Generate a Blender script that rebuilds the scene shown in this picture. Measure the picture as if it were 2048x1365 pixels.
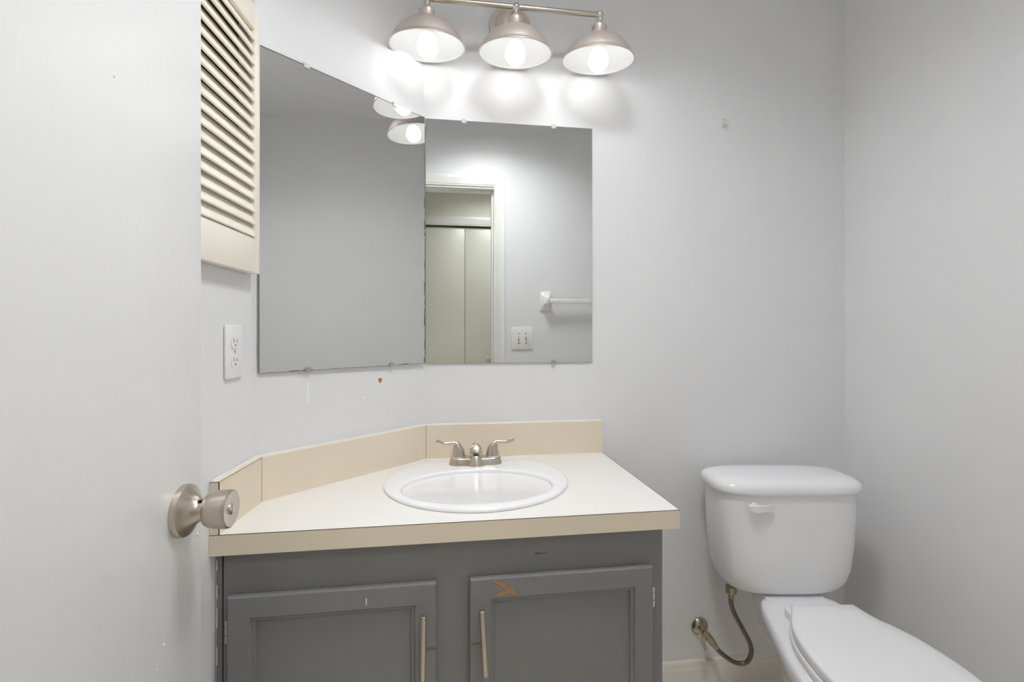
import bpy, bmesh, math, random
from mathutils import Matrix, Vector

random.seed(7)
S = bpy.context.scene
for o in list(bpy.data.objects):
    bpy.data.objects.remove(o, do_unlink=True)
COL = S.collection
R = math.radians

# ------------------------------------------------------------------ camera, world, exposure
CAM_Y, CAM_Z = -1.6, 1.22
cam_d = bpy.data.cameras.new('camera')
cam = bpy.data.objects.new('camera', cam_d)
COL.objects.link(cam)
cam.location = (0, CAM_Y, CAM_Z)
cam.rotation_euler = (R(90), 0, R(-8.22))
cam_d.sensor_width = 36
cam_d.lens = 980 / 2048 * 36
cam_d.shift_y = (666.55 - 682.5) / 2048
cam_d.clip_start = 0.01
S.camera = cam

w = bpy.data.worlds.new('world')
S.world = w
w.use_nodes = True
w.node_tree.nodes['Background'].inputs[0].default_value = (.8, .82, .85, 1)
w.node_tree.nodes['Background'].inputs[1].default_value = .3

S.view_settings.view_transform = 'Standard'
S.view_settings.look = 'None'
S.view_settings.gamma = 1
S.view_settings.use_curve_mapping = False
S.view_settings.exposure = 0.2
S.cycles.diffuse_bounces = 8
S.cycles.max_bounces = 14
BULB = 8.5
HALL_FILL = 46.0
BATH_FILL = 40.0


# ------------------------------------------------------------------ materials
def lin(c):
    f = lambda v: v / 12.92 if v <= .04045 else ((v + .055) / 1.055) ** 2.4
    return tuple(f(v / 255) for v in c) + (1,)


def mat(name, col, rough=.5, metal=0, bump=0, bscale=80, stretch=None, coat=0, spec=.5, mottle=0, mscale=6, emit=0, tint=(.99, .99, 1, 1)):
    m = bpy.data.materials.new(name)
    m.use_nodes = True
    nt = m.node_tree
    b = nt.nodes['Principled BSDF']
    b.inputs['Base Color'].default_value = lin(col)
    b.inputs['Roughness'].default_value = rough
    b.inputs['Metallic'].default_value = metal
    b.inputs['Coat Weight'].default_value = coat
    b.inputs['Coat Roughness'].default_value = .05
    b.inputs['Specular IOR Level'].default_value = spec
    if emit:
        b.inputs['Emission Color'].default_value = tint
        b.inputs['Emission Strength'].default_value = emit
    tc = nt.nodes.new('ShaderNodeTexCoord')
    src = tc.outputs['Object']
    if stretch:
        mp = nt.nodes.new('ShaderNodeMapping')
        mp.inputs['Scale'].default_value = stretch
        nt.links.new(src, mp.inputs['Vector'])
        src = mp.outputs['Vector']
    if bump:
        n = nt.nodes.new('ShaderNodeTexNoise')
        n.inputs['Scale'].default_value = bscale
        n.inputs['Detail'].default_value = 4
        nt.links.new(src, n.inputs['Vector'])
        bp = nt.nodes.new('ShaderNodeBump')
        bp.inputs['Strength'].default_value = bump
        bp.inputs['Distance'].default_value = .002
        nt.links.new(n.outputs['Fac'], bp.inputs['Height'])
        nt.links.new(bp.outputs['Normal'], b.inputs['Normal'])
    if mottle:
        n = nt.nodes.new('ShaderNodeTexNoise')
        n.inputs['Scale'].default_value = mscale
        n.inputs['Detail'].default_value = 5
        nt.links.new(src, n.inputs['Vector'])
        mx = nt.nodes.new('ShaderNodeMix')
        mx.data_type = 'RGBA'
        c = lin(col)
        mx.inputs['A'].default_value = tuple(v * (1 - mottle) for v in c[:3]) + (1,)
        mx.inputs['B'].default_value = tuple(min(1, v * (1 + mottle)) for v in c[:3]) + (1,)
        nt.links.new(n.outputs['Fac'], mx.inputs['Factor'])
        nt.links.new(mx.outputs['Result'], b.inputs['Base Color'])
    return m


M_WALL = mat('wall_paint', (231, 231, 232), .42, bump=.12, bscale=45, mottle=.015)
M_CEIL = mat('ceiling_paint', (234, 234, 235), .7, bump=.1, bscale=90)
M_HALL = mat('hall_paint', (222, 220, 208), .5, bump=.08, bscale=50)
M_TRIM = mat('trim_paint', (232, 232, 228), .3, bump=.05, bscale=60)
M_DOOR = mat('door_paint', (232, 232, 231), .36, bump=.22, bscale=60, stretch=(3, 3, .25), mottle=.01)
M_CLOSET = mat('closet_door_paint', (222, 222, 210), .3, bump=.06, bscale=40)
M_FLOOR = mat('floor_vinyl', (238, 228, 212), .4, mottle=.06, mscale=9, bump=.05)
M_BASE = mat('baseboard_paint', (233, 227, 217), .35, bump=.06, bscale=50)
M_LAM = mat('laminate_cream', (230, 217, 196), .42, mottle=.01, bump=.02, bscale=300)
M_TOP = mat('laminate_lit_top', (236, 233, 228), .4, mottle=.008, bump=.02, bscale=300)  # same cream laminate, lightened to paint in the bright light on top
M_SEAM = mat('laminate_brown_edge', (84, 62, 44), .6)
M_GREY = mat('grey_cabinet_paint', (129, 128, 129), .42, bump=.12, bscale=70, stretch=(1, 1, .4), mottle=.04, mscale=5)
M_SCUFF = mat('dark_scuff_mark', (92, 91, 90), .7)
M_GREYIN = mat('cabinet_gap_dark', (40, 40, 40), .8)
M_WOOD = mat('bare_wood_chip', (174, 128, 76), .7, mottle=.3, mscale=120)
M_RUST = mat('rust_brown', (126, 102, 84), .8, mottle=.3, mscale=100)
M_NICKEL = mat('brushed_nickel', (200, 190, 178), .3, metal=1, bump=.03, bscale=120, stretch=(1, 1, 8))
M_NICKELS = mat('satin_nickel_shade', (212, 201, 193), .42, metal=.65, bump=.02, bscale=60)
M_CHROME = mat('polished_metal', (225, 220, 212), .14, metal=1)
M_DARK = mat('dark_slot', (25, 22, 20), .7)
M_PORC = mat('white_porcelain', (241, 241, 242), .2, coat=.15)
M_PLASTIC = mat('white_plastic', (238, 238, 235), .28)
M_SEAT = mat('white_seat_plastic', (241, 241, 241), .32)
M_LOUVER = mat('cream_louver_paint', (247, 241, 226), .38, bump=.05, bscale=60)
M_CABIN = mat('cabinet_interior_shade', (92, 72, 46), .8)  # dark brown paints the shade seen between the louver slats
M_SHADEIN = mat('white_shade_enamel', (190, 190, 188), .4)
M_BULB = mat('glowing_bulb', (255, 255, 255), .4, emit=BULB)
M_HALLFILL = mat('hall_fill_glow', (255, 255, 255), .4, emit=HALL_FILL, tint=(.96, .985, 1, 1))
M_BATHFILL = mat('bath_fill_glow', (255, 255, 255), .4, emit=BATH_FILL, tint=(.965, .98, 1, 1))
M_MIRROR = mat('mirror_silver', (229, 230, 228), 0.0, metal=1)
M_MEDGE = mat('mirror_ground_edge', (150, 158, 148), .2, spec=.8)
M_MDARK = mat('mirror_wear_and_shade', (86, 86, 74), .6)
M_BRASS = mat('aged_brass_valve', (176, 168, 144), .36, metal=.8, mottle=.3, mscale=60)
M_BRONZE = mat('tarnished_steel_hose', (128, 116, 104), .3, metal=.85, mottle=.25, mscale=70)
M_ROSE = mat('corroded_escutcheon', (190, 176, 160), .2, metal=1, mottle=.5, mscale=50)
M_TAPE = mat('white_tape', (240, 238, 232), .5)
M_IVORY = mat('ivory_plastic', (206, 196, 160), .35)
M_BEIGE = mat('beige_plastic_handle', (206, 188, 160), .4)


def clear_plastic():
    m = bpy.data.materials.new('clear_plastic')
    m.use_nodes = True
    b = m.node_tree.nodes['Principled BSDF']
    b.inputs['Base Color'].default_value = (.95, .95, .92, 1)
    b.inputs['Roughness'].default_value = .08
    b.inputs['Transmission Weight'].default_value = .35
    b.inputs['IOR'].default_value = 1.45
    return m


M_CLEAR = clear_plastic()

# ------------------------------------------------------------------ builders
ROOTM = {}


class MB:
    def __init__(self, M=None):
        self.bm = bmesh.new()
        self.M = M or Matrix()

    def _merge(self, t, M=None):
        X = self.M @ (M or Matrix())
        flip = X.to_3x3().determinant() < 0
        mp = {v: self.bm.verts.new(X @ v.co) for v in t.verts}
        for f in t.faces:
            vs = [mp[v] for v in f.verts]
            try:
                self.bm.faces.new(vs[::-1] if flip else vs)
            except ValueError:
                pass
        t.free()
        return self

    def box(self, x0, x1, y0, y1, z0, z1, bev=0, seg=2, M=None):
        t = bmesh.new()
        bmesh.ops.create_cube(t, size=1)
        for v in t.verts:
            v.co = ((x0 + x1) / 2 + v.co.x * (x1 - x0), (y0 + y1) / 2 + v.co.y * (y1 - y0), (z0 + z1) / 2 + v.co.z * (z1 - z0))
        if bev:
            bmesh.ops.bevel(t, geom=t.edges[:], offset=bev, segments=seg, profile=.5, affect='EDGES')
        return self._merge(t, M)

    def prism(self, poly, z0, z1, M=None, bev=0, seg=2):
        t = bmesh.new()
        a = [t.verts.new((p[0], p[1], z0)) for p in poly]
        b = [t.verts.new((p[0], p[1], z1)) for p in poly]
        t.faces.new(a[::-1])
        t.faces.new(b)
        n = len(poly)
        for i in range(n):
            t.faces.new((a[i], a[(i + 1) % n], b[(i + 1) % n], b[i]))
        bmesh.ops.recalc_face_normals(t, faces=t.faces[:])
        if bev:
            bmesh.ops.bevel(t, geom=t.edges[:], offset=bev, segments=seg, profile=.5, affect='EDGES')
        return self._merge(t, M)

    def loft(self, rings, cap0=True, cap1=True, M=None, closed=True):
        t = bmesh.new()
        vs = [[t.verts.new(p) for p in r] for r in rings]
        for a, b in zip(vs, vs[1:]):
            n = len(a)
            for i in range(n if closed else n - 1):
                j = (i + 1) % n
                t.faces.new((a[i], a[j], b[j], b[i]))
        if cap0:
            t.faces.new(vs[0][::-1])
        if cap1:
            t.faces.new(vs[-1])
        bmesh.ops.recalc_face_normals(t, faces=t.faces[:])
        return self._merge(t, M)

    def lathe(self, prof, M=None, n=40, cap0=True, cap1=True, sy=1.0):
        rings = [[(r * math.cos(2 * math.pi * i / n), r * sy * math.sin(2 * math.pi * i / n), h) for i in range(n)] for r, h in prof]
        return self.loft(rings, cap0, cap1, M)

    def tube(self, pts, rad, n=14, M=None, flat=1.0):
        pts = [Vector(p) for p in pts]
        rads = rad if isinstance(rad, (list, tuple)) else [rad] * len(pts)
        up = None
        rings = []
        for i, p in enumerate(pts):
            d = (pts[min(i + 1, len(pts) - 1)] - pts[max(i - 1, 0)]).normalized()
            if up is None:
                up = Vector((0, 0, 1)) if abs(d.z) < .9 else Vector((0, 1, 0))
            up = (up - d * up.dot(d)).normalized()
            s = d.cross(up)
            rings.append([p + (s * math.cos(2 * math.pi * k / n) + up * flat * math.sin(2 * math.pi * k / n)) * rads[i] for k in range(n)])
        return self.loft(rings, True, True, M)

    def sphere(self, c, r, M=None, sz=1.0):
        t = bmesh.new()
        bmesh.ops.create_uvsphere(t, u_segments=28, v_segments=16, radius=r)
        for v in t.verts:
            v.co = (v.co.x + c[0], v.co.y + c[1], v.co.z * sz + c[2])
        return self._merge(t, M)

    def build(self, name, m, parent=None, smooth=True, angle=38, at=None):
        me = bpy.data.meshes.new(name)
        bm = self.bm
        if parent is not None:
            base = ROOTM[parent]
        elif at is not None:
            base = Matrix.Translation(at)
        else:
            lo = [min(v.co[i] for v in bm.verts) for i in range(3)]
            hi = [max(v.co[i] for v in bm.verts) for i in range(3)]
            base = Matrix.Translation(((lo[0] + hi[0]) / 2, (lo[1] + hi[1]) / 2, lo[2]))
        bm.transform(base.inverted())
        bm.to_mesh(me)
        bm.free()
        o = bpy.data.objects.new(name, me)
        COL.objects.link(o)
        ms = m if isinstance(m, (list, tuple)) else [m]
        for x in ms:
            me.materials.append(x)
        if smooth:
            for p in me.polygons:
                p.use_smooth = True
            me.set_sharp_from_angle(angle=R(angle))
        if parent is not None:
            o.parent = parent
        else:
            o.matrix_world = base
        ROOTM[o] = base
        return o


def tag(o, label, cat, group=None, kind=None):
    o['label'] = label
    o['category'] = cat
    if group:
        o['group'] = group
    if kind:
        o['kind'] = kind
    return o


def thing(name, loc, label, cat, rz=0, group=None, kind=None):
    o = bpy.data.objects.new(name, None)
    o.empty_display_size = .05
    COL.objects.link(o)
    o.location = loc
    o.rotation_euler = (0, 0, rz)
    ROOTM[o] = Matrix.Translation(loc) @ Matrix.Rotation(rz, 4, 'Z')
    return tag(o, label, cat, group, kind)


def frame(o, x, y, z):
    """matrix whose columns are the given axes"""
    x, y, z = Vector(x).normalized(), Vector(y).normalized(), Vector(z).normalized()
    return Matrix(((x.x, y.x, z.x, o[0]), (x.y, y.y, z.y, o[1]), (x.z, y.z, z.z, o[2]), (0, 0, 0, 1)))


def spline(pts, per=6):
    pts = [Vector(p) for p in pts]
    out = []
    for i in range(len(pts) - 1):
        p0, p1, p2, p3 = pts[max(i - 1, 0)], pts[i], pts[i + 1], pts[min(i + 2, len(pts) - 1)]
        for k in range(per):
            t = k / per
            out.append(.5 * ((2 * p1) + (p2 - p0) * t + (2 * p0 - 5 * p1 + 4 * p2 - p3) * t * t + (3 * p1 - p0 - 3 * p2 + p3) * t ** 3))
    out.append(pts[-1])
    return out


# ------------------------------------------------------------------ room layout
CEIL = 2.555
XR = 1.46                       # wall beside the toilet
YR = -1.40                      # bathroom face of the doorway wall
YH = -1.515                     # hall face of it
YC = -2.45                      # closet wall of the hall
XC = -.0551                     # corner of back wall and angled wall
ANG = R(43)
CA, SA = math.cos(ANG), math.sin(ANG)
LA = R(4.4478)
LEN = .5244


def AW(L, off=0):               # along the angled wall, off = into the room
    return (XC - CA * L + SA * off, -SA * L - CA * off)


C2 = AW(LEN)
ED = Vector((math.sin(LA), math.cos(LA), 0))       # along the short wall, towards the mirrors
EN = Vector((math.cos(LA), -math.sin(LA), 0))      # its normal, into the room


def LW(s, off=0):
    p = Vector((C2[0], C2[1], 0)) + ED * s + EN * off
    return (p.x, p.y)


def lw_at(y, off=0):            # point of the short wall at a given y
    s = (y - C2[1] + off * math.sin(LA)) / math.cos(LA)
    return LW(s, off)


M_AW = frame((XC, 0, 0), (-CA, -SA, 0), (0, 0, 1), (SA, -CA, 0))   # x along wall, y up, z into room
M_AW3 = frame((XC, 0, 0), (-CA, -SA, 0), (SA, -CA, 0), (0, 0, 1))  # x along, y out (mirrored hand), z up
M_LW = frame((C2[0], C2[1], 0), tuple(ED), tuple(EN), (0, 0, 1))

# ------------------------------------------------------------------ shell
st = lambda o, label, cat: tag(o, label, cat, kind='structure')
o = MB().box(-1.4, 2.1, -2.7, .12, -.08, 0).build('floor', M_FLOOR, smooth=False)
st(o, 'light beige vinyl floor of the bathroom', 'floor')
o = MB().box(-1.4, 2.1, -2.7, .12, CEIL, CEIL + .08).build('ceiling', M_CEIL, smooth=False)
st(o, 'plain white ceiling over the bathroom', 'ceiling')
p1 = AW(0, -.1)
o = MB().prism([(XC, 0), (XR, 0), (XR + .1, .1), (p1[0], .1), p1], 0, CEIL).build('wall_back', M_WALL, smooth=False)
st(o, 'pale grey wall behind the toilet and faucet', 'wall')
o = MB().prism([AW(0), p1, AW(LEN, -.1), AW(LEN)], 0, CEIL).build('wall_angled', M_WALL, smooth=False)
st(o, 'pale grey angled wall behind the large slanted mirror', 'wall')
end = lw_at(YR)
o = MB().prism([C2, AW(LEN, -.1), (end[0] - .1, YR), end], 0, CEIL).build('wall_left', M_WALL, smooth=False)
st(o, 'pale grey short wall carrying the louvered cabinet and outlet', 'wall')
o = MB().box(XR, XR + .1, YH, 0, 0, CEIL).build('wall_right', M_WALL, smooth=False)
st(o, 'pale grey bare wall beside the toilet', 'wall')
JL, JR, JT = -.462, .338, 2.121
mb = MB().box(-1.4, JL, YH, YR, 0, CEIL).box(JR, XR, YH, YR, 0, CEIL).box(JL, JR, YH, YR, JT, CEIL)
st(mb.build('wall_rear', M_WALL, smooth=False), 'pale grey wall with the doorway, seen in the small mirror', 'wall')
CX0, CX1, CZ = -.27, .68, 2.105
mb = MB().box(-1.4, CX0, YC - .1, YC, 0, CEIL).box(CX1, 2.1, YC - .1, YC, 0, CEIL).box(CX0, CX1, YC - .1, YC, CZ, CEIL)
mb.box(CX0, CX1, YC - .2, YC - .1, 0, CEIL)
st(mb.build('wall_hall', M_HALL, smooth=False), 'dull cream hall wall around the closet', 'wall')
st(MB().box(-1.4, -1.3, YC, YH, 0, CEIL).build('wall_hall_end', M_HALL, smooth=False), 'dull cream end wall of the hall behind the open door', 'wall')
st(MB().box(2.0, 2.1, YC, YH, 0, CEIL).build('wall_hall_far', M_HALL, smooth=False), 'dull cream far end wall of the hall past the closet', 'wall')
st(MB().box(XR + .1, 2.1, YH, YR, 0, CEIL).build('wall_hall_side', M_HALL, smooth=False), 'dull cream hall wall backing onto the bathroom', 'wall')


def baseboard(name, p, q, nrm, label):
    """moulded board from p to q, nrm = into the room"""
    d = Vector((q[0] - p[0], q[1] - p[1], 0))
    prof = [(0, 0), (.016, 0), (.016, .0545), (.0155, .056), (.0125, .060), (.0105, .067), (.0095, .0745), (.0075, .0785), (.004, .0815), (0, .083)]
    Mx = frame((p[0], p[1], 0), nrm, (0, 0, 1), d)
    return st(MB(Mx).prism(prof, 0, d.length).build(name, M_BASE, angle=50), label, 'baseboard')


baseboard('baseboard_back', (.503, 0), (XR, 0), (0, -1, 0), 'cream moulded baseboard behind the toilet')
baseboard('baseboard_right', (XR, -.018), (XR, YR), (-1, 0, 0), 'cream moulded baseboard along the bare wall beside the toilet')
baseboard('baseboard_rear', (JR + .08, YR), (XR - .018, YR), (0, 1, 0), 'cream moulded baseboard under the towel bar')


def casing(name, x0, x1, zt, y, out, wdt, label):
    """flat moulded door trim around an opening, on the wall face y, standing out by out"""
    mb = MB()
    sy = 1 if out > 0 else -1
    prof = [(0, 0), (wdt, 0), (wdt, .016), (wdt * .9, .018), (wdt * .5, .015), (wdt * .15, .011), (wdt * .1, .008), (0, .008)]
    # path of the inner edge: up, across, down with mitres
    path = [(x0, 0), (x0, zt), (x1, zt), (x1, 0)]
    dirs = [(-1, 0), (-1, 1), (1, 1), (1, 0)]
    rings = [[(px + dx * a, y + sy * b, pz + dz * a) for a, b in prof] for (px, pz), (dx, dz) in zip(path, dirs)]
    mb.loft(rings)
    return st(mb.build(name, M_TRIM, angle=25), label, 'door trim')


casing('trim_1', JL + .006, JR - .006 - .012, JT - .006, YR, 1, .064, 'white moulded trim around the bathroom doorway in the small mirror')
casing('trim_2', CX0 + .004, CX1 - .004, CZ - .004, YC, 1, .07, 'dull white trim around the hall closet in the small mirror')
# door jamb with stop
mb = MB().box(JR - .018, JR, YH, YR, 0, JT).box(JL, JL + .012, YH, YR, 0, JT).box(JL, JR, YH, YR, JT - .018, JT)
mb.box(JR - .03, JR - .017, YR - .075, YR - .04, 0, JT - .0301).box(JL, JR - .017, YR - .075, YR - .04, JT - .03, JT - .017)
st(mb.build('trim_3', M_TRIM, smooth=False), 'white jamb lining the bathroom doorway', 'door jamb')

# hall closet doors (bi-fold)
cd = thing('door_2', (.2, YC - .02, 0), 'dull white bi-fold closet door across the hall, seen in the small mirror', 'door', kind='structure')
MB().box(CX0 + .004, .1925, YC - .055, YC - .02, .012, CZ - .016, .002).build('door_panel', M_CLOSET, cd)
MB().box(.1955, CX1 - .004, YC - .055, YC - .02, .012, CZ - .016, .002).build('door_panel', M_CLOSET, cd)
MB().lathe([(.009, 0), (.008, .012), (.017, .02), (.019, .028), (.015, .034), (.006, .036)], frame((.388, YC - .02, 1.015), (1, 0, 0), (0, 0, 1), (0, 1, 0))).build('door_knob', M_CLOSET, cd)

# ------------------------------------------------------------------ bathroom door with knob
PHI = R(2.2)
DD = Vector((math.sin(PHI), math.cos(PHI), 0))
DN = Vector((math.cos(PHI), -math.sin(PHI), 0))
M_D = frame((-.383, -.746, 0), tuple(DD), tuple(DN), (0, 0, 1))
d1 = thing('door_1', (-.383 - .655 * DD.x, -.746 - .655 * DD.y, 0), 'white painted flush door standing open beside the camera, with a nickel knob', 'door', kind='structure')
MB(M_D).box(-.655, 0, -.035, 0, .012, 2.045, .0015).build('door_slab', M_DOOR, d1)
KP = Vector((-.3855, -.7997, .953))
s0 = (KP - Vector((-.383, -.746, 0))).dot(DN)
KP = KP - DN * s0
M_K = frame(tuple(KP), tuple(DD), (0, 0, 1), tuple(DN))
kn = MB(M_K).lathe([(.0215, .036), (.0235, .0365), (.0262, .041), (.0275, .048), (.0283, .058), (.0284, .0670), (.0278, .0695), (.0262, .0706),
                    (.018, .0697), (.010, .0690), (.0065, .0688)], n=64).build('door_knob', M_NICKEL, d1)
MB(M_K).lathe([(.0384, 0), (.0386, .006), (.0376, .009), (.0352, .0105), (.0300, .0125), (.0235, .0175), (.0185, .0235), (.0160, .0280), (.0155, .037)], n=64).build('rose', M_NICKEL, kn)
MB(M_K).lathe([(.0082, .0682), (.0082, .0702), (.0070, .0712), (.002, .0716)], n=28).box(-.0013, .0013, -.0058, .0058, .0710, .0724).build('lock_button', M_CHROME, kn)
MB(M_K).lathe([(.0028, 0), (.0028, .0035)], frame((-.0066, .0137, .0285), (1, 0, 0), (0, 0, 1), (-.43, .9, 0)), n=16).build('pin_hole', M_DARK, kn)
mb = MB(M_D)
for (a, b, r) in ((-.012, .9, .0028), (-.032, .84, .0016), (-.1, .78, .0018), (-.115, .755, .0016), (-.2, 1.53, .0016), (-.12, 1.38, .0015), (-.16, 1.36, .0014)):
    mb.sphere((a, -.0006, b), r)
mb.build('paint_drip', M_DOOR, d1)

# ------------------------------------------------------------------ countertop
ZT, ZB, ZS = .8197, .778, .9252
YF = -.5574
XE = .5346
TH = .0187


def inset_corner(t):
    """corners of the splash faces, t away from the walls"""
    L1 = (t - CA * t) / SA
    a = AW(L1, t)
    b0 = Vector((*AW(0, t), 0))
    d = Vector((-CA, -SA, 0))
    l0 = Vector((*LW(0, t), 0))
    den = d.x * (-ED.y) - (-ED.x) * d.y
    r = l0 - b0
    s = (r.x * (-ED.y) - (-ED.x) * r.y) / den
    c = b0 + d * s
    return a, (c.x, c.y)


g = .0006
ga, gc = inset_corner(g)
gl = lw_at(YF, g)
outline = [ga, (XE, -g), (XE, YF), gl, gc]
SC, SRX, SRY = (.0957, -.2735), .245, .2405
ct = thing('vanity_countertop', (.04, -.28, ZB), 'cream laminate vanity countertop cut to fit the angled corner, with low backsplash', 'countertop')


def slab(mb, outer, hole, z0, z1):
    t = bmesh.new()
    loops = []
    for z in (z1, z0):
        lo = [t.verts.new((p[0], p[1], z)) for p in outer]
        hi = [t.verts.new((p[0], p[1], z)) for p in hole]
        es = [t.edges.new((a, b)) for a, b in zip(lo, lo[1:] + lo[:1])] + [t.edges.new((a, b)) for a, b in zip(hi, hi[1:] + hi[:1])]
        bmesh.ops.triangle_fill(t, use_beauty=True, edges=es)
        loops.append((lo, hi))
    for k in (0, 1):
        a, b = loops[0][k], loops[1][k]
        n = len(a)
        for i in range(n):
            t.faces.new((a[i], a[(i + 1) % n], b[(i + 1) % n], b[i]))
    bmesh.ops.recalc_face_normals(t, faces=t.faces[:])
    mb._merge(t)


hole = [(SC[0] + (SRX - .012) * math.cos(2 * math.pi * i / 64), SC[1] + (SRY - .012) * math.sin(2 * math.pi * i / 64)) for i in range(64)]
so = [ga, (XE - .0016, -g), (XE - .0016, YF + .0016), lw_at(YF + .0016, g), gc]
mb = MB()
slab(mb, so, hole, ZT - .02, ZT)
mb.build('work_surface', M_TOP, ct, smooth=False)
MB().box(gl[0], XE, YF, YF + .0165, ZB, ZT - .0012).build('front_edge', M_LAM, ct, smooth=False)
MB().box(XE - .0165, XE, YF + .0166, -g, ZB, ZT - .0012).build('end_edge', M_LAM, ct, smooth=False)
MB().box(gl[0], XE, YF + .00025, YF + .0016, ZT - .0014, ZT - .0001).box(XE - .0016, XE - .0002, YF + .0016, -g, ZT - .0014, ZT - .0001).build('edge_seam', M_SEAM, ct, smooth=False)
fa, fc = inset_corner(TH)
fl = lw_at(YF + .001, TH)
wl = lw_at(YF + .001, g)
bs = MB().prism([ga, (XE - .0004, -g), (XE - .0004, -TH), fa], ZT, ZS).build('backsplash', M_LAM, ct, smooth=False)
bs['label'] = 'cream backsplash strip behind the faucet'
bs = MB().prism([ga, fa, fc, gc], ZT, ZS).build('backsplash', M_LAM, ct, smooth=False)
bs['label'] = 'cream backsplash strip under the slanted mirror'
bs = MB().prism([gc, fc, fl, wl], ZT, ZS).build('backsplash', M_LAM, ct, smooth=False)
bs['label'] = 'short cream backsplash strip behind the door knob'
# brown laminate lines: front end of the short splash, its top edge, corner joints
mb = MB()
mb.prism([(fl[0] - .0012, fl[1] - .0004), (fl[0] + .0004, fl[1] - .0004), (fl[0] + .0004, fl[1] + .001), (fl[0] - .0012, fl[1] + .001)], ZT, ZS)
mb.prism([wl, (fl[0], fl[1]), (fl[0], fl[1] - .0004), (wl[0], wl[1] - .0004)], ZS - .0012, ZS - .0001)
a0, b0 = Vector((*fl, 0)), Vector((*fc, 0))
mb.prism([tuple(a0[:2]), tuple(b0[:2]), tuple((b0 + EN * .0004)[:2]), tuple((a0 + EN * .0004)[:2])], ZS - .0008, ZS + .0002)
mb.build('edge_seam', M_SEAM, ct, smooth=False)
for c in (fa, fc):
    MB().lathe([(.0006, ZT), (.0006, ZS - .001)], Matrix.Translation((c[0], c[1], 0)), n=8).build('corner_joint', M_SEAM, ct)
# white caulk bead where the splash meets the walls
mb = MB()
cb = .0035
ca_, cc_ = inset_corner(.004)
pts = [(XE - .002, -.003, ZS), (ca_[0], ca_[1], ZS), (cc_[0], cc_[1], ZS), (*lw_at(YF + .004, .004), ZS)]
for a, b in zip(pts, pts[1:]):
    mb.tube([a, b], .0032, 8)
mb.build('caulk_bead', M_TRIM, ct)

# ------------------------------------------------------------------ sink and faucet
sk = thing('bathroom_sink', (SC[0], SC[1], ZT), 'white porcelain drop-in sink with a round rim set in the cream countertop', 'sink')


def ell(cx, cy, rx, ry, z, n=96):
    return [(cx + rx * math.cos(2 * math.pi * i / n), cy + ry * math.sin(2 * math.pi * i / n), z) for i in range(n)]


BC, BRX, BRY = (.0936, -.338), .1925, .137
rings = []
for dr, z in ((-.0015, ZT + .0003), (0, ZT + .0015), (0, ZT + .005), (-.0012, ZT + .0075), (-.0038, ZT + .0092), (-.008, ZT + .0100), (-.016, ZT + .0103)):
    rings.append(ell(*SC, SRX + dr, SRY + dr, z))
o_rx, o_ry = SRX - .016, SRY - .016
i_rx, i_ry = BRX + .009, BRY + .009
for f, z in ((.35, .0104), (.7, .0104), (1, .0101)):
    rings.append(ell(SC[0] + (BC[0] - SC[0]) * f, SC[1] + (BC[1] - SC[1]) * f, o_rx + (i_rx - o_rx) * f, o_ry + (i_ry - o_ry) * f, ZT + z))
bowl = [(1.022, .0095), (1.008, .0078), (1.0, .0045), (.994, 0)]
for i in range(1, 17):
    ph = math.pi / 2 * i / 16
    bowl.append((.12 + .868 * math.cos(ph) ** .8, -.129 * math.sin(ph) ** 1.15))
for k, z in bowl[:-1]:
    rings.append(ell(BC[0], BC[1] + (1 - k) * .01, BRX * k, BRY * k + (BRX - BRY) * k * max(0, 1 - k * 1.6), ZT + z))
rings.append(ell(BC[0], BC[1] + .009, .02, .02, ZT - .129))
MB().loft(rings, True, True).build('basin', M_PORC, sk, angle=60)
MB().lathe([(.024, 0), (.024, .002), (.019, .003), (.0175, .001)], Matrix.Translation((BC[0], BC[1] + .009, ZT - .1292))).build('drain', M_CHROME, sk)

ZR = ZT + .0103
FX, FY = .1017, -.1345
fa_ = thing('bathroom_faucet', (FX, FY, ZR), 'brushed nickel two-handle faucet on the back ledge of the white sink', 'faucet')


def stadium(hw, hd, z, bulge=0, n=18):
    p = []
    for s in (1, -1):
        for i in range(n + 1):
            a = -math.pi / 2 + math.pi * i / n if s > 0 else math.pi / 2 + math.pi * i / n
            p.append((s * (hw - hd) + hd * math.cos(a), hd * math.sin(a)))
    q = []
    for x, y in p:
        q.append((x, y, z))
    # densify the straight runs and bulge the front
    out = []
    for i in range(len(q)):
        a, b = q[i], q[(i + 1) % len(q)]
        out.append(a)
        if abs(a[0] - b[0]) > .03:
            for k in range(1, 16):
                out.append((a[0] + (b[0] - a[0]) * k / 16, a[1] + (b[1] - a[1]) * k / 16, z))
    res = []
    for x, y, zz in out:
        if y < -.001:
            y -= bulge * math.exp(-(x / .024) ** 2)
        res.append((x, y, zz))
    return res


M_F = Matrix.Translation((FX, FY, ZR))
MB(M_F).loft([stadium(.079, .0255, 0, .006), stadium(.079, .0255, .004, .006), stadium(.0765, .0232, .009, .005), stadium(.0755, .0225, .018, .004),
              stadium(.0735, .0205, .0205, .003), stadium(.062, .012, .0208, .002)]).build('base', M_NICKEL, fa_, angle=50)
hub = [(.0270, -.0125, 0), (.0232, -.0125, .010), (.0190, -.0115, .021), (.0165, -.011, .0275), (.0150, -.011, .0285), (.0115, -.011, .0285), (.0105, -.011, .0272)]
MB(M_F).loft([[(r * math.cos(2 * math.pi * i / 32), y + r * 1.05 * math.sin(2 * math.pi * i / 32), z) for i in range(32)] for r, y, z in hub]).build('hub', M_NICKEL, fa_, angle=40)
MB(M_F).lathe([(.0080, .0272), (.0080, .0278)], Matrix.Translation((0, -.0125, 0)), n=24, sy=.55).build('lift_hole', M_DARK, fa_)
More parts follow.
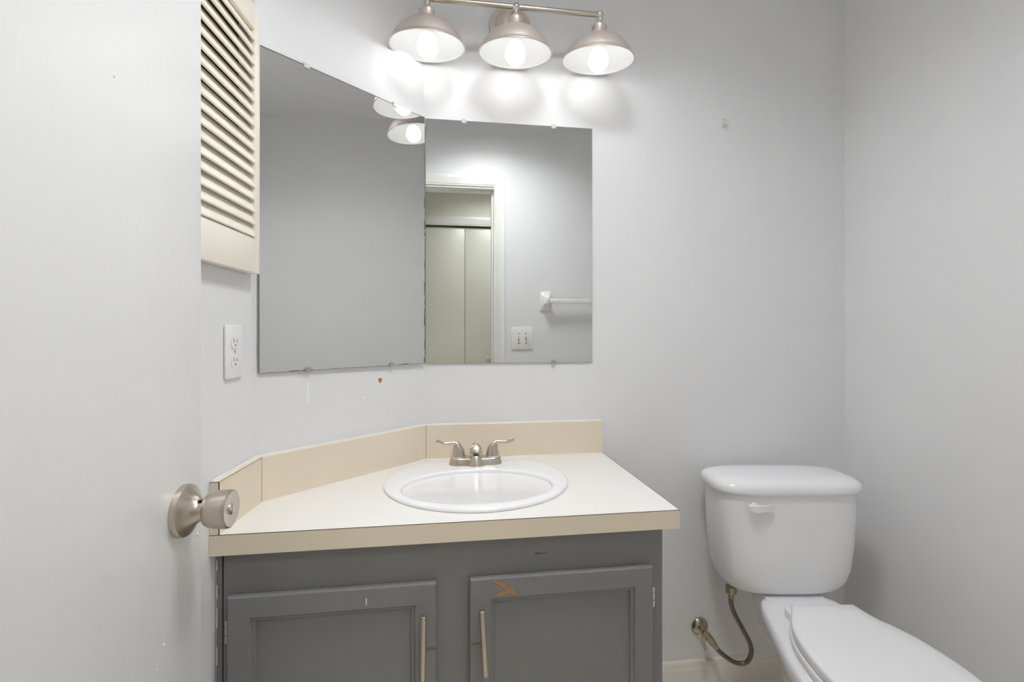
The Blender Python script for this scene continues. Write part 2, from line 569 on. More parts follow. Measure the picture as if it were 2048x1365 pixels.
# spout: a hood that rises behind the hub and widens towards its tip over the bowl
sp = spline([(0, .016, .016), (0, .018, .034), (0, .014, .047), (0, .005, .0545), (0, -.006, .0515), (0, -.014, .0435), (0, -.0185, .0345)], 4)
spm = MB(M_F)
ns = len(sp)
rg = []
for i, p in enumerate(sp):
    f = i / (ns - 1)
    wdt = .0105 - .004 * math.sin(math.pi * min(1, f / .5)) * (f < .5) if f < .5 else .0105 + .0085 * math.sin(math.pi / 2 * (f - .5) / .5)
    hgt = .0085 - .0035 * f
    d = (sp[min(i + 1, ns - 1)] - sp[max(i - 1, 0)]).normalized()
    nrm = Vector((1, 0, 0)).cross(d)
    rg.append([p + Vector((1, 0, 0)) * wdt * math.cos(2 * math.pi * k / 24) + nrm * hgt * (math.sin(2 * math.pi * k / 24)) for k in range(24)])
spm.loft(rg)
spm.build('spout', M_NICKEL, fa_, angle=60)
for s in (-1, 1):
    Mh = Matrix.Translation((FX + s * .0508, FY, ZR))
    h = MB(Mh)
    body = [(0, .0200, .0225), (0, .0196, .026), (0, .0178, .036), (s * .0005, .0155, .046), (s * .003, .0125, .055), (s * .008, .0098, .061), (s * .015, .0078, .0635)]
    h.loft([[(cx + r * math.cos(2 * math.pi * i / 28), r * math.sin(2 * math.pi * i / 28), z) for i in range(28)] for cx, r, z in body[:5]])
    lev = spline([(s * .001, 0, .0505), (s * .006, 0, .0595), (s * .016, 0, .0635), (s * .032, -.001, .0622), (s * .046, -.003, .0625), (s * .056, -.005, .0665), (s * .0635, -.006, .0705)], 5)
    nn = len(lev)
    rr = []
    for i in range(nn):
        f = i / (nn - 1)
        rr.append(.0125 - .0075 * min(1, f / .3) + .0014 * max(0, (f - .6) / .4))
    h.tube(lev, rr, 16)
    lh = h.build('lever_handle', M_NICKEL, fa_, angle=60)
    MB(Mh).lathe([(.0192, .0195), (.0205, .021), (.0205, .0235), (.0195, .0245)], n=28).build('collar', M_CHROME, lh)

# ------------------------------------------------------------------ vanity cabinet
VY = -.5374
VX0, VX1 = lw_at(VY, .002)[0], .5018
va = thing('vanity_cabinet', (.03, -.28, 0), 'grey painted two-door vanity cabinet under the cream countertop', 'cabinet')
mb = MB()
ZV = ZB - .0005
mb.box(-.4351, VX1, VY, VY + .018, .10, ZV, .0008)
mb.box(VX1 - .016, VX1, VY + .0182, -.0172, .0, ZV)
ia, ic = inset_corner(.03)
mb.prism([(-.425, VY + .0182), (VX1 - .016, VY + .0182), (VX1 - .016, -.03), ia, ic], .10, .116)
mb.box(-.43, VX1 - .0165, VY + .06, VY + .075, 0, .10)
mb.build('body', M_GREY, va, smooth=False)
fil = MB().box(VX0, -.4392, VY + .004, VY + .022, .0, ZV, .001).build('filler_strip', M_GREY, va, smooth=False)
MB().box(-.4391, -.4353, VY + .02, VY + .024, .0, ZV).build('shadow_gap', M_GREYIN, va, smooth=False)
random.seed(3)
lft, zz = [], ZV - .002
while zz > .12:
    h = random.uniform(.008, .04)
    wd = random.choice((.0002, .0004, .0012, .0018))
    lft += [(VX0 + .0006 + wd, zz), (VX0 + .0006 + wd, zz - h)]
    zz -= h + .001
MB(frame((0, VY + .0042, 0), (1, 0, 0), (0, 0, 1), (0, -1, 0))).prism([(VX0 + .0004, ZV - .002)] + lft + [(VX0 + .0004, zz)], 0, .0012).build('caulk_remnant', M_TRIM, va, smooth=False)


def cab_door(x0, x1, z0, z1, hinge_side, label):
    yf, yb = -.5536, VY - .0012
    mb = MB()

    def rect(i, y):
        return [(x0 + i, y, z0 + i), (x1 - i, y, z0 + i), (x1 - i, y, z1 - i), (x0 + i, y, z1 - i)]
    seq = [(0, yb), (0, yf + .003), (.0009, yf + .0009), (.003, yf), (.0425, yf), (.0435, yf + .0012), (.0440, yf + .0048), (.0490, yf + .0052), (.0515, yf + .0058), (.0528, yf + .0115)]
    mb.loft([rect(i, y) for i, y in seq])
    d = mb.build('door', M_GREY, va, angle=22)
    d['label'] = label
    hb = MB()
    hx = x0 - .0035 if hinge_side < 0 else x1 + .0035
    for hz in (z1 - .07, z0 + .07):
        for k in range(3):
            hb.lathe([(.0022, 0), (.0030, .001), (.0030, .0132), (.0022, .0142)], Matrix.Translation((hx, yf + .008, hz - .024 + k * .0155)), n=14)
        hb.box(min(hx, hx - hinge_side * .003), max(hx, hx - hinge_side * .003), yf + .008, yb, hz - .024, hz + .0215)
        hbx = hb.build('hinge', M_CHROME if hinge_side > 0 else M_NICKEL, d)
        hb = MB()
    hb.bm.free()
    return d


dl = cab_door(-.4227, -.0109, .15, .6915, -1, 'grey panel door next to the filler strip')
dr = cab_door(.0605, .4729, .15, .6932, 1, 'grey panel door with a patch of chipped paint')


def pull(parent, top, bot):
    top, bot = Vector(top), Vector(bot)
    d = (bot - top)
    mb = MB()
    e = d.normalized()
    mb.tube([top, top + e * .0008, bot - e * .0008, bot], [.0052, .006, .006, .0052], 20)
    for f in (.16, .84):
        p = top + d * f
        mb.tube([p, (p.x, -.5532, p.z)], .0042, 14)
    return mb.build('handle', M_NICKEL, parent)


pull(dl, (-.0357, -.5865, .6432), (-.0378, -.5865, .506))
pull(dr, (.0836, -.5865, .6447), (.0912, -.5865, .5085))


def patch(poly, y, name, m, parent):
    mb = MB(frame((0, y, 0), (1, 0, 0), (0, 0, 1), (0, -1, 0)))
    mb.prism(poly, 0, .0003)
    return mb.build(name, m, parent, smooth=False)


sx, sz = .00112, .00106
px = lambda L, x, z: [(x + a * sx, z - b * sz) for a, b in L]
patch(px([(0, 1), (14, 1), (24, 6), (34, 15), (44, 19), (47, 25), (54, 36), (47, 34), (44, 30), (34, 28), (22, 33), (10, 32), (19, 26), (30, 22), (22, 13), (8, 5)], .1035, .6890), -.5537, 'chipped_paint', M_WOOD, dr)
patch(px([(0, 0), (9, -2), (24, -1), (26, 3), (12, 3), (3, 4)], .062, .557), -.5537, 'rust_stain', M_RUST, dr)
patch(px([(0, 0), (6, -3), (22, -2), (28, -1), (26, 3), (6, 4)], -.042, .555), -.5537, 'rust_stain', M_RUST, dl)
patch(px([(0, 0), (2, 0), (2, 12), (0, 14)], -.1545, .671), -.5537, 'paint_scratch', M_TRIM, dl)
patch(px([(0, 0), (12, -2), (20, 0), (28, -1), (27, 1), (8, 2)], .2, .7335), VY - .0001, 'paint_scuff', M_SCUFF, va)

# ------------------------------------------------------------------ mirrors
def clip_geom(mb, M, up):
    """small clear clip gripping the edge; up=+1 for a clip on the top edge"""
    mb.box(-.008, .008, -.004, .006, 0, .0036, .001, 1, M=M)
    mb.box(-.0075, .0075, -.0085 if up > 0 else -.004, .004 if up > 0 else .0085, .0052 if up < 0 else .0034, .0074, .0008, 2, M=M)


MZ0, MZ1 = 1.1230, 1.9092
# small mirror on the back wall
mi = thing('wall_mirror', (.23, 0, MZ0), 'smaller frameless mirror on the wall above the faucet', 'mirror')
MX0, MX1 = XC + .0052, .5034
mb = MB().box(MX0, MX1, -.0054, -.0008, MZ0 - .0014, MZ1, .0004, 1)
mb.build('glass_edge', M_MEDGE, mi, smooth=False)
MB().box(MX0 + .0006, MX1 - .0012, -.0058, -.0053, MZ0 - .0006, MZ1 - .0008).build('mirror_glass', M_MIRROR, mi, smooth=False)
for x, z, up in ((.0732, MZ1, 1), (.3703, MZ1, 1), (.3703, MZ0 - .0014, -1)):
    mb = MB()
    clip_geom(mb, frame((x, -.0025, z), (-1, 0, 0), (0, 0, 1), (0, -1, 0)), up)
    mb.build('clip', M_CLEAR if up > 0 else M_NICKEL, mi, smooth=False)
# large mirror on the angled wall; it stands a little proud of the wall at the corner
TILT = R(.0)
DM = R(.55)
ml = thing('wall_mirror', (AW(.26)[0], AW(.26)[1], MZ0), 'larger frameless mirror on the angled wall beside the louvered cabinet', 'mirror')
L0, L1m = .0062, .5196
M_ML = frame((AW(L1m, .0015)[0], AW(L1m, .0015)[1], 0), (CA * math.cos(DM) + SA * math.sin(DM), SA * math.cos(DM) - CA * math.sin(DM), 0), (0, 0, 1),
             (SA * math.cos(DM) - CA * math.sin(DM), -CA * math.cos(DM) - SA * math.sin(DM), 0))
WM = L1m - L0
mb = MB(M_ML).box(0, WM, MZ0 + .0004, MZ1, 0, .0046, .0004, 1)
mb.build('glass_edge', M_MEDGE, ml, smooth=False)
MB(M_ML).box(.001, WM - .001, MZ0 + .0012, MZ1 - .0008, .0045, .005).build('mirror_glass', M_MIRROR, ml, smooth=False)
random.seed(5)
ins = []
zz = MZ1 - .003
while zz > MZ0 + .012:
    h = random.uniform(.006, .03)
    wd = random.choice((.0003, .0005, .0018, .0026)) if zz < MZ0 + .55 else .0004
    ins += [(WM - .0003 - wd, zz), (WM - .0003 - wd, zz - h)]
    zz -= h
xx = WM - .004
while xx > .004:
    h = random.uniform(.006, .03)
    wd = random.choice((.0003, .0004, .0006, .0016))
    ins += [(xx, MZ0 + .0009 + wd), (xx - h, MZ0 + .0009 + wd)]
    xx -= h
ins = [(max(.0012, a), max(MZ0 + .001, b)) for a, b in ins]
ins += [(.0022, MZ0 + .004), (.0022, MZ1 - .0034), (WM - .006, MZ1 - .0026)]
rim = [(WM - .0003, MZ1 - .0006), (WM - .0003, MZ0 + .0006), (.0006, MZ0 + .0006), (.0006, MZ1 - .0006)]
MB(M_ML).prism([(WM - .0003, MZ1 - .0008)] + ins + [(WM - .006, MZ1 - .0014), (.0006, MZ1 - .0014), (.0006, MZ0 + .0006), (WM - .0003, MZ0 + .0006)], .0050, .0052).build('worn_shaded_edge', M_MDARK, ml, smooth=False)  # jagged silvering wear, plus a dark strip painting shade along the top
for xx, z, up in ((L1m - .400, MZ1, 1), (L1m - .1223, MZ1, 1), (L1m - .3963, MZ0, -1), (L1m - .135, MZ0, -1)):
    mb = MB(M_ML)
    Mc = Matrix.Translation((xx, z, .0005))
    clip_geom(mb, Mc, up)
    mb.build('clip', M_CLEAR if up > 0 else M_NICKEL, ml, smooth=False)

# tape, scrap and chip on the angled wall
tag(MB(M_AW).box(.3895, .3985, 1.0385, 1.0945, .0002, .0010, .0002, 1).build('tape_strip', M_TAPE, smooth=False), 'narrow strip of white tape hanging below the larger mirror', 'tape')
tag(MB(M_AW).box(.2215, .2335, 1.0315, 1.0395, .0002, .0012, .0003, 1).build('tape_scrap', M_TAPE, smooth=False), 'small scrap of white tape on the angled wall above the backsplash', 'tape')
cp = [(-.006, .004), (-.002, .0075), (.005, .0068), (.0075, .002), (.0065, -.003), (.003, -.004), (.0025, -.0085), (-.001, -.006), (-.0045, -.003)]
tag(MB(M_AW).prism([(.1692 - a, 1.0802 + b) for a, b in cp], .0002, .0006).build('paint_chip', M_WOOD, smooth=False), 'small brown patch of chipped paint on the angled wall', 'paint chip')

# ------------------------------------------------------------------ louvered wall cabinet
lc = thing('louvered_cabinet', (*LW(-.22, 0), 1.356), 'cream louvered door of a wall cabinet above the electrical outlet', 'cabinet')
OB, OF = .0045, .026
S1, S0 = -.034, -.400
LZ0, LZ1 = 1.3562, 1.962
IZ0, IZ1 = 1.436, 1.908
SW = .0255
mb = MB(M_LW)
MB(M_LW).box(S0, S0 + SW, OB, OF, LZ0, LZ1, .0012).build('stile', M_LOUVER, lc)
MB(M_LW).box(S1 - SW, S1, OB, OF, LZ0, LZ1, .0012).build('stile', M_LOUVER, lc)
mb = MB(M_LW).box(S0 + SW, S1 - SW, OB, OF - .0004, LZ0, IZ0 - .004, .0006).box(S0 + SW, S1 - SW, OB, OF - .003, IZ0 - .0045, IZ0, .0008)
mb.build('rail', M_LOUVER, lc)
MB(M_LW).box(S0 + SW, S1 - SW, OB, OF - .0004, IZ1, LZ1, .0006).build('rail', M_LOUVER, lc)
mb = MB(M_LW)
NS = 17
pitch = (IZ1 - IZ0) / NS
for k in range(NS):
    zb = IZ0 + k * pitch + .0035
    # cross-section in (out, z): back-top to front-bottom
    p0, p1_ = Vector((.0085, zb + .0318)), Vector((.0240, zb))
    d = (p1_ - p0).normalized()
    nn = Vector((-d.y, d.x)) * .0026
    if nn.x < 0:
        nn = -nn
    cs = [p0 + nn, p0 - nn]
    for i in range(7):
        a = math.pi * i / 6
        cs.append(p1_ - nn * math.cos(a) + d * .0026 * math.sin(a))
    rings = [[(s, c.x, c.y) for c in cs] for s in (S0 + SW - .001, S1 - SW + .001)]
    mb.loft(rings)
mb.build('louver_slats', M_LOUVER, lc, angle=45)
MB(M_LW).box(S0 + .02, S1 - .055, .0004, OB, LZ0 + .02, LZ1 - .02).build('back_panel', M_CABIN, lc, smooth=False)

# ------------------------------------------------------------------ outlet
ol = thing('electrical_outlet', (*LW(-.1105, 0), 1.1225), 'white double electrical outlet under the louvered cabinet', 'outlet')
OZ = 1.1795
OC = -.1105
M_O = frame((*LW(OC), OZ), tuple(-ED), (0, 0, 1), tuple(EN))
M_O = frame((*LW(OC), OZ), tuple(ED), (0, 0, 1), tuple(EN))
MB(M_O).box(-.035, .035, -.0575, .0575, .0005, .0065, .003, 3).build('cover_plate', M_PLASTIC, ol)
for zc in (.0205, -.0205):
    mb = MB(M_O)
    pr = []
    for i in range(40):
        a = 2 * math.pi * i / 40
        pr.append((.0172 * math.cos(a), max(-.0135, min(.0135, .0172 * math.sin(a))) + zc))
    mb.prism(pr, .0055, .0082)
    rc = mb.build('receptacle', M_PLASTIC, ol, smooth=False)
    mb = MB(M_O).box(-.0075, -.0055, zc - .001, zc + .0075, .0078, .00835).box(.0055, .0075, zc - .0005, zc + .0065, .0078, .00835)
    mb.lathe([(.0024, .0078), (.0024, .00835)], Matrix.Translation((0, zc - .0065, 0)), n=14)
    mb.build('slot', M_MDARK, rc, smooth=False)
MB(M_O).lathe([(.003, .006), (.003, .0072), (.002, .0076)], n=16).build('screw', M_NICKEL, ol)

# ------------------------------------------------------------------ light fixture
LX, LY, LZ = .2230, -.142, 2.202
lf = thing('vanity_light', (LX, 0, 2.2238), 'brushed nickel three-shade vanity light on the wall above the mirrors', 'light fixture')
M_CAN = frame((.2233, 0, 2.2238), (1, 0, 0), (0, 0, 1), (0, -1, 0))
cn = MB(M_CAN).lathe([(.0685, .0005), (.0685, .013), (.0665, .0155), (.052, .0165), (.050, .018), (.049, .0225), (.046, .025), (.02, .0262), (.012, .0265)], n=56).build('wall_plate', M_NICKELS, lf)
for sgn in (-1, 1):
    MB(M_CAN).sphere((sgn * .030, .002, .0285), .0042).build('screw', M_CHROME, cn)
MB().tube([(LX, -.024, LZ + .006), (LX, LY + .008, LZ)], .008, 18).build('arm', M_NICKEL, lf)
SX = (-.0405, .2230, .4845)
MB().tube([(SX[0], LY, LZ), (SX[2], LY, LZ)], .0078, 20).build('bar', M_NICKEL, lf)
for x in SX:
    # the shade hangs from its ball joint, leaning back towards the wall
    Mx = Matrix.Translation((x, LY, LZ)) @ Matrix.Rotation(R(7), 4, 'X')
    MB(Mx).sphere((0, 0, 0), .0130).lathe([(.0085, -.018), (.010, -.0105)], n=20).build('ball_joint', M_CHROME, lf)
    MB(Mx).lathe([(.0080, -.0125), (.0088, -.0185), (.0135, -.0245), (.0212, -.0300), (.0238, -.0330), (.0238, -.0550), (.0225, -.0570)], n=36).build('socket_cup', M_NICKELS, lf)
    prof = [(.0215, -.0560), (.032, -.0575), (.045, -.0622), (.060, -.0700), (.075, -.0800), (.088, -.0925), (.0985, -.1072), (.1058, -.1210), (.1090, -.1315)]
    zr = prof[-1][1]
    sh = MB(Mx).lathe(prof + [(.1122, zr - .0008), (.1126, zr - .0022), (.1108, zr - .003), (.1082, zr - .0018)], n=72, cap0=False, cap1=False)
    sh = sh.build('shade', M_NICKELS, lf, angle=60)
    inner = [(.1083, zr - .0019), (.1084, zr)] + [(max(.012, r - .0022), z - .0018) for r, z in prof[::-1][1:]] + [(.012, -.0585)]
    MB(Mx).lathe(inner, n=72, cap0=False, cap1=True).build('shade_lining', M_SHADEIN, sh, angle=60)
    zb = -.1350
    bp = [(.002, zb - .0312)]
    for i in range(1, 10):
        a = -math.pi / 2 + math.pi * .60 * i / 9
        bp.append((.0315 * math.cos(a), zb + .0315 * math.sin(a)))
    bp += [(.0265, zb + .021), (.022, zb + .030)]
    MB(Mx).lathe(bp, n=32, cap0=True, cap1=True).build('bulb', M_BULB, lf, angle=80)
    MB(Mx).lathe([(.0185, zb + .0302), (.017, zb + .05), (.014, zb + .074)], n=24).build('bulb_base', M_PLASTIC, lf)

# ------------------------------------------------------------------ toilet
TR = thing('toilet', (1.073, -.16, 0), 'white two-piece toilet with closed lid beside the bare wall', 'toilet', rz=R(-8))
MT = ROOTM[TR]


def sel(hw, hd, z, n=4.0, cx=0, cy=0, N=88):
    r = []
    for i in range(N):
        t = 2 * math.pi * i / N
        c, s = math.cos(t), math.sin(t)
        r.append((cx + hw * math.copysign(abs(c) ** (2 / n), c), cy + hd * math.copysign(abs(s) ** (2 / n), s), z))
    return r


tk = MB(MT)
tk.loft([sel(.10, .045, .4135, 3), sel(.135, .065, .414, 3), sel(.160, .080, .419, 3.2), sel(.178, .090, .430, 3.4), sel(.193, .0965, .452, 3.6), sel(.204, .100, .49, 3.8), sel(.212, .102, .56, 4), sel(.217, .104, .66, 4), sel(.219, .106, .731, 4)])
tk.build('tank', M_PORC, TR, angle=60)
tl = MB(MT)
tl.loft([sel(.2255, .111, .7305, 4), sel(.2290, .1145, .733, 4), sel(.2305, .116, .739, 4), sel(.2305, .116, .747, 4), sel(.228, .1135, .756, 4), sel(.222, .1075, .7635, 3.8), sel(.212, .0975, .769, 3.6), sel(.19, .08, .773, 3.4), sel(.14, .05, .7755, 3), sel(.06, .02, .7762, 2.5)])
tl.build('tank_lid', M_PORC, TR, angle=60)
lv = MB(MT)
lv.lathe([(.0125, 0), (.0125, .006), (.010, .010)], frame((-.128, -.1025, .697), (1, 0, 0), (0, 0, 1), (0, -1, 0)), n=24)
sec = lambda x, y, hz, hy, dz: [(x, y + hy, .699 + dz + hz), (x, y - hy, .699 + dz + hz * .9), (x, y - hy, .699 + dz - hz), (x, y + hy, .699 + dz - hz)]
lv.loft([sec(-.151, -.117, .004, .004, .001), sec(-.144, -.119, .009, .006, -.001), sec(-.126, -.120, .0105, .0065, -.003), sec(-.105, -.118, .0085, .004, -.0025), sec(-.079, -.113, .0115, .003, -.004), sec(-.076, -.112, .0105, .0025, -.004)])
lv.build('flush_lever', M_PLASTIC, TR, angle=40)

YCB = -.36


def egg(wd, lfr, lr, z, n=2.4, N=80, yc=YCB, cx=.007):
    r = []
    for i in range(N):
        t = 2 * math.pi * i / N
        c, s = math.cos(t), math.sin(t)
        if s < 0:
            r.append((cx + wd * c, yc + lfr * s, z))
        else:
            r.append((cx + wd * math.copysign(abs(c) ** (2 / n), c), yc + lr * abs(s) ** (2 / n), z))
    return r


def radial(poly, cy, N=96):
    """resample a closed outline by angle around (0, cy)"""
    out = []
    n = len(poly)
    for i in range(N):
        t = 2 * math.pi * i / N
        dx, dy = math.cos(t), math.sin(t)
        best = 0
        for k in range(n):
            ax, ay = poly[k][0], poly[k][1] - cy
            bx, by = poly[(k + 1) % n][0] - ax, poly[(k + 1) % n][1] - cy - ay
            den = dx * by - dy * bx
            if abs(den) < 1e-12:
                continue
            r = (ax * by - ay * bx) / den
            u = (ax * dy - ay * dx) / den
            if r > 0 and -1e-6 <= u <= 1 + 1e-6:
                best = max(best, r)
        out.append(best)
    return out


rimh = [(0, -.070), (.05, -.070), (.086, -.074), (.108, -.086), (.1205, -.112), (.133, -.150), (.1475, -.210), (.162, -.270), (.177, -.330), (.1885, -.390), (.194, -.450), (.190, -.520), (.172, -.590), (.136, -.650), (.082, -.690), (0, -.705)]
rp = [(v.x, v.y) for v in spline([(a, b, 0) for a, b in rimh], 4)]
rim_r = radial(rp + [(-a, b) for a, b in rp[::-1][1:-1]], YCB)
ped_r = radial([(p[0] - .007, p[1]) for p in egg(1, 1, 1, 0)], YCB)


def bring(z, k, inset=0, ped=None):
    """ring of the bowl: k of the rim outline mixed with a pedestal oval (w, front, rear)"""
    N = 96
    r = []
    for i in range(N):
        t = 2 * math.pi * i / N
        c, s_ = math.cos(t), math.sin(t)
        a = rim_r[i] - inset
        if ped:
            w_, f_, b_ = ped
            l_ = f_ if s_ < 0 else b_
            e = 1 / math.sqrt((c / w_) ** 2 + (s_ / l_) ** 2)
            a = a * k + e * (1 - k)
        r.append((.007 + a * c, YCB + a * s_, z))
    return r


bw = MB(MT)
bw.loft([bring(0, 0, 0, (.122, .20, .27)), bring(.02, 0, 0, (.118, .19, .268)), bring(.06, 0, 0, (.106, .17, .26)), bring(.13, 0, 0, (.102, .175, .26)), bring(.20, .12, 0, (.106, .19, .262)),
         bring(.26, .22, 0, (.110, .21, .262)), bring(.31, .45, 0, (.116, .25, .262)), bring(.345, .74, 0, (.125, .28, .264)), bring(.362, .95, .004, (.14, .30, .27)), bring(.372, 1, .0045), bring(.382, 1, .001), bring(.398, 1, .0005), bring(.407, 1, .004), bring(.4125, 1, .011), bring(.4132, 1, .03)])
bw.loft([sel(.065, .08, .26, 3, .006, -.055), sel(.080, .095, .33, 3, .006, -.055), sel(.092, .10, .375, 3.4, .006, -.055), sel(.095, .102, .402, 3.6, .006, -.055), sel(.090, .097, .4130, 3.6, .006, -.055)])
bw.build('bowl', M_PORC, TR, angle=60)

frontl = [(.1575, -.545), (.138, -.605), (.105, -.653), (.055, -.682)]
right_half = [(.093, -.2035), (.1005, -.243), (.1125, -.280), (.130, -.311), (.149, -.358), (.1595, -.418), (.1640, -.475)] + frontl
left_half = [(.081, -.2055), (.101, -.240), (.1275, -.286), (.149, -.341), (.160, -.403), (.1640, -.465)] + frontl
rs = spline([(a, b, 0) for a, b in right_half] + [(0, -.69, 0)], 5)
ls = spline([(a, b, 0) for a, b in left_half] + [(0, -.69, 0)], 5)
full = [(p.x, p.y) for p in rs] + [(-p.x, p.y) for p in ls[::-1][1:]]


def lidring(scale, z, cx=.007, cy=-.42):
    return [(cx + x * (1 - scale / .165), cy + (y - cy) * (1 - scale / .25), z) for x, y in full]


MB(MT).loft([lidring(-.001, .4145), lidring(-.004, .4165), lidring(-.005, .424), lidring(-.004, .431), lidring(0, .4335)]).build('seat', M_SEAT, TR, angle=50)
MB(MT).loft([lidring(.003, .4365), lidring(0, .438), lidring(-.001, .444), lidring(-.001, .453), lidring(.001, .4575), lidring(.005, .4596), lidring(.05, .4605)]).build('seat_lid', M_SEAT, TR, angle=50)
for sgn in (-1, 1):
    MB(MT).box(.007 + sgn * .07 - .017, .007 + sgn * .07 + .017, -.214, -.178, .4132, .435, .004, 3).build('seat_hinge', M_SEAT, TR)
for sgn in (-1, 1):
    MB(MT).lathe([(.014, .0), (.014, .006), (.010, .014), (.003, .017)], Matrix.Translation((.007 + sgn * .104, -.30, .048)), n=20).build('bolt_cap', M_PLASTIC, TR)

# ------------------------------------------------------------------ water supply
sv = thing('shutoff_valve', (.8924, -.02, .15), 'aged brass water shut-off valve on the wall below the toilet tank', 'valve')
MB(frame((.8924, 0, .1975), (1, 0, 0), (0, 0, 1), (0, -1, 0))).lathe([(.0305, .0005), (.0303, .0035), (.0265, .009), (.017, .0145), (.0095, .0165)], n=40).build('escutcheon', M_ROSE, sv)
va0 = Vector((.8924, -.014, .1975))
dirv = Vector((.46, -.42, -.60)).normalized()
mb = MB().tube([va0, (.8905, -.034, .1965)], .0075, 16)
st0 = Vector((.8885, -.036, .1985))
mb.tube([st0, st0 + dirv * .012, st0 + dirv * .0121, st0 + dirv * .024], [.0110, .0110, .0135, .0135], 12)
mb.tube([st0 + dirv * .024, st0 + dirv * .038], [.0125, .0125], 6)
mb.build('valve_body', M_BRASS, sv, angle=30)
hc = Vector((.8725, -.060, .1830))
mb = MB(frame(tuple(hc), (.35, -.2, -.92), (.5, .85, 0), (-.75, -.5, -.12)))
mb.lathe([(.0255, 0), (.027, .003), (.0265, .009), (.022, .0105)], n=32, sy=.5).tube([(0, 0, 0), (0, 0, -.014)], .006, 12)
mb.build('oval_handle', M_BEIGE, sv)
hp = [tuple(st0 + dirv * .036), (.9219, -.071, .1525), (.9496, -.079, .1300), (.9700, -.083, .1180), (.9900, -.088, .1140), (1.0080, -.094, .1215), (1.0175, -.099, .1400), (1.0180, -.105, .1680), (1.0062, -.111, .2010), (.9759, -.118, .2530), (.9442, -.126, .3060), (.9290, -.132, .3430), (.9256, -.136, .3720), (.9245, -.138, .388)]
hs_ = thing('supply_hose', (.97, -.1, .11), 'dark braided supply hose looping from the shut-off valve to the toilet tank', 'hose')
MB().tube(spline(hp, 6), .0074, 14).build('hose', M_BRONZE, hs_, angle=70)
e0, e1 = Vector(hp[0]), Vector(hp[1])
dd = (e1 - e0).normalized()
MB().tube([e0, e0 + dd * .011], [.0118, .0110], 6).tube([e0 + dd * .011, e0 + dd * .026], [.0098, .0084], 16).build('nut', M_BRASS, hs_, angle=30)
MB().tube([(.9245, -.138, .384), (.9245, -.138, .404)], [.0170, .0180], 8).tube([(.9245, -.138, .366), (.9245, -.138, .385)], .0090, 14).build('nut', M_BRASS, hs_, angle=30)

# ------------------------------------------------------------------ wall hook
hk = thing('wall_hook', (.985, -.01, 1.94), 'tiny clear plastic hook stuck high on the wall above the toilet', 'hook')
MB().box(.978, .992, -.0035, -.0005, 1.944, 1.976, .0012, 2).build('base_plate', M_CLEAR, hk)
MB().tube(spline([(.985, -.003, 1.968), (.985, -.008, 1.958), (.985, -.013, 1.951), (.985, -.018, 1.953), (.985, -.019, 1.959)], 4), .0032, 10).build('hook', M_CLEAR, hk)

# ------------------------------------------------------------------ towel bar and switch plate on the doorway wall
tb = thing('towel_bar', (.88, YR, 1.35), 'white ceramic towel bar on the doorway wall, seen in the small mirror', 'towel bar')
for x in (.6415, 1.25):
    Mp = frame((x, YR, 1.418), (1, 0, 0), (0, 0, 1), (0, 1, 0))
    pm = MB(frame((x, YR, 1.418), (-1, 0, 0), (0, 0, 1), (0, 1, 0)))
    pm.loft([[(a * sx_, b * sz_, h) for a, b in ((-1, -1), (-.6, -1.06), (.6, -1.06), (1, -1), (1, 1), (.6, 1.06), (-.6, 1.06), (-1, 1))] for sx_, sz_, h in ((.035, .058, .0006), (.035, .058, .008), (.030, .051, .012), (.018, .034, .022), (.0155, .022, .050), (.0150, .020, .066), (.011, .016, .070))])
    pm.build('post', M_PLASTIC, tb, angle=50)
MB().box(.6415, 1.25, YR + .040, YR + .066, 1.403, 1.430, .003, 2).build('bar', M_PLASTIC, tb)
sw = thing('light_switch', (.4947, YR, 1.1195), 'white double light switch plate beside the doorway, seen in the small mirror', 'light switch')
M_S = frame((.4947, YR, 1.1875), (-1, 0, 0), (0, 0, 1), (0, 1, 0))
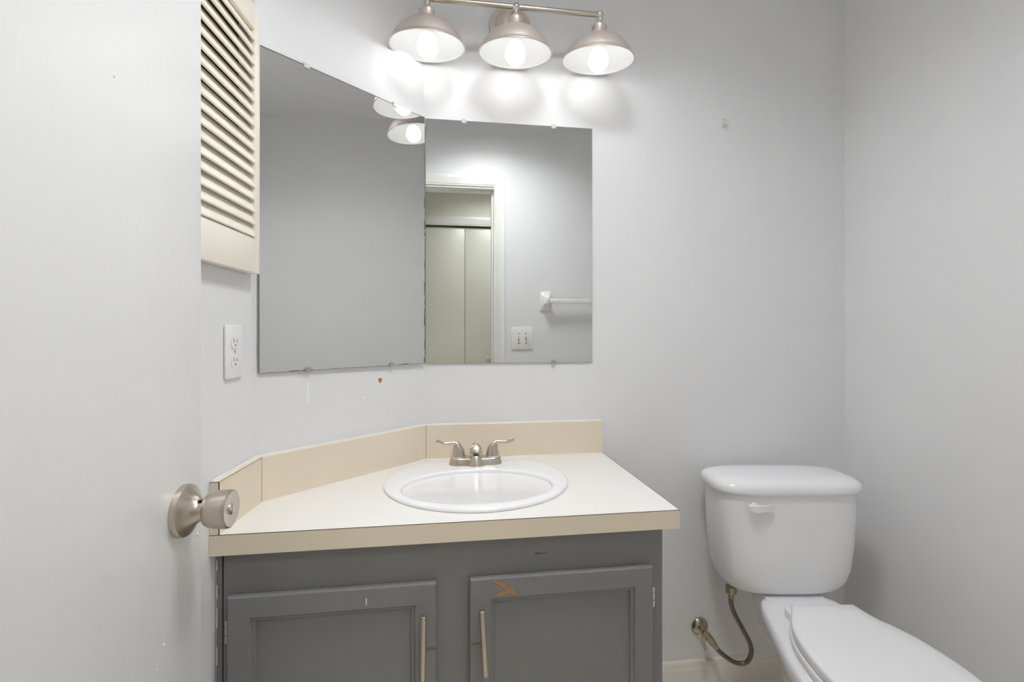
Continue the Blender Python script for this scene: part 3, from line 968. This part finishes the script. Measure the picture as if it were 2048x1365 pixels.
MB(M_S).box(-.0677, .0677, -.068, .068, .0005, .007, .003, 2).build('cover_plate', M_PLASTIC, sw)
for k, tilt in ((-1, -1), (1, 1)):
    tg = MB(M_S).box(k * .0225 - .005, k * .0225 + .005, -.012, .012, .0068, .0078)
    tg.box(-.0042, .0042, -.004, .004, 0, .012, .001, 1, M=Matrix.Translation((k * .0225, 0, .007)) @ Matrix.Rotation(R(28 * tilt), 4, 'X')).build('toggle', M_IVORY, sw, smooth=False)
    for zz in (-.030, .030):
        MB(M_S).lathe([(.0034, .0068), (.0034, .0080), (.002, .0084)], Matrix.Translation((k * .0225, zz, 0)), n=14).build('screw', M_DARK, sw)

# ------------------------------------------------------------------ added hall lamp, unseen, sends fill light through the doorway
hl = thing('added_fill_lamp', (.40, -1.95, CEIL - .12), 'added white drum fill lamp in the hall, out of view', 'ceiling lamp')
M_H = Matrix.Translation((.40, -1.95, CEIL - .001))
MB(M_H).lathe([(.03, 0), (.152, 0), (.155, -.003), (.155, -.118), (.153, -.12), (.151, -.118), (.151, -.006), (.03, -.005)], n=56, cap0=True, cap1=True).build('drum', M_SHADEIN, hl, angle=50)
MB(M_H).lathe([(.02, -.0055), (.14, -.0055), (.145, -.012), (.138, -.024), (.09, -.034), (.01, -.036)], n=48).build('fill_diffuser', M_HALLFILL, hl)

# ------------------------------------------------------------------ added bathroom fill lamp, unseen; drum sides keep light off upper walls
bl = thing('added_fill_lamp', (.28, -.88, CEIL - .13), 'added white drum fill lamp on the bathroom ceiling, out of view', 'ceiling lamp')
M_B = Matrix.Translation((.28, -.88, CEIL - .001))
MB(M_B).lathe([(.03, 0), (.192, 0), (.195, -.003), (.195, -.123), (.193, -.125), (.191, -.123), (.191, -.006), (.03, -.005)], n=64, cap0=True, cap1=True).build('drum', M_CEIL, bl, angle=50)
MB(M_B).lathe([(.02, -.0055), (.18, -.0055), (.184, -.012), (.176, -.024), (.11, -.034), (.01, -.036)], n=56).build('fill_diffuser', M_BATHFILL, bl)
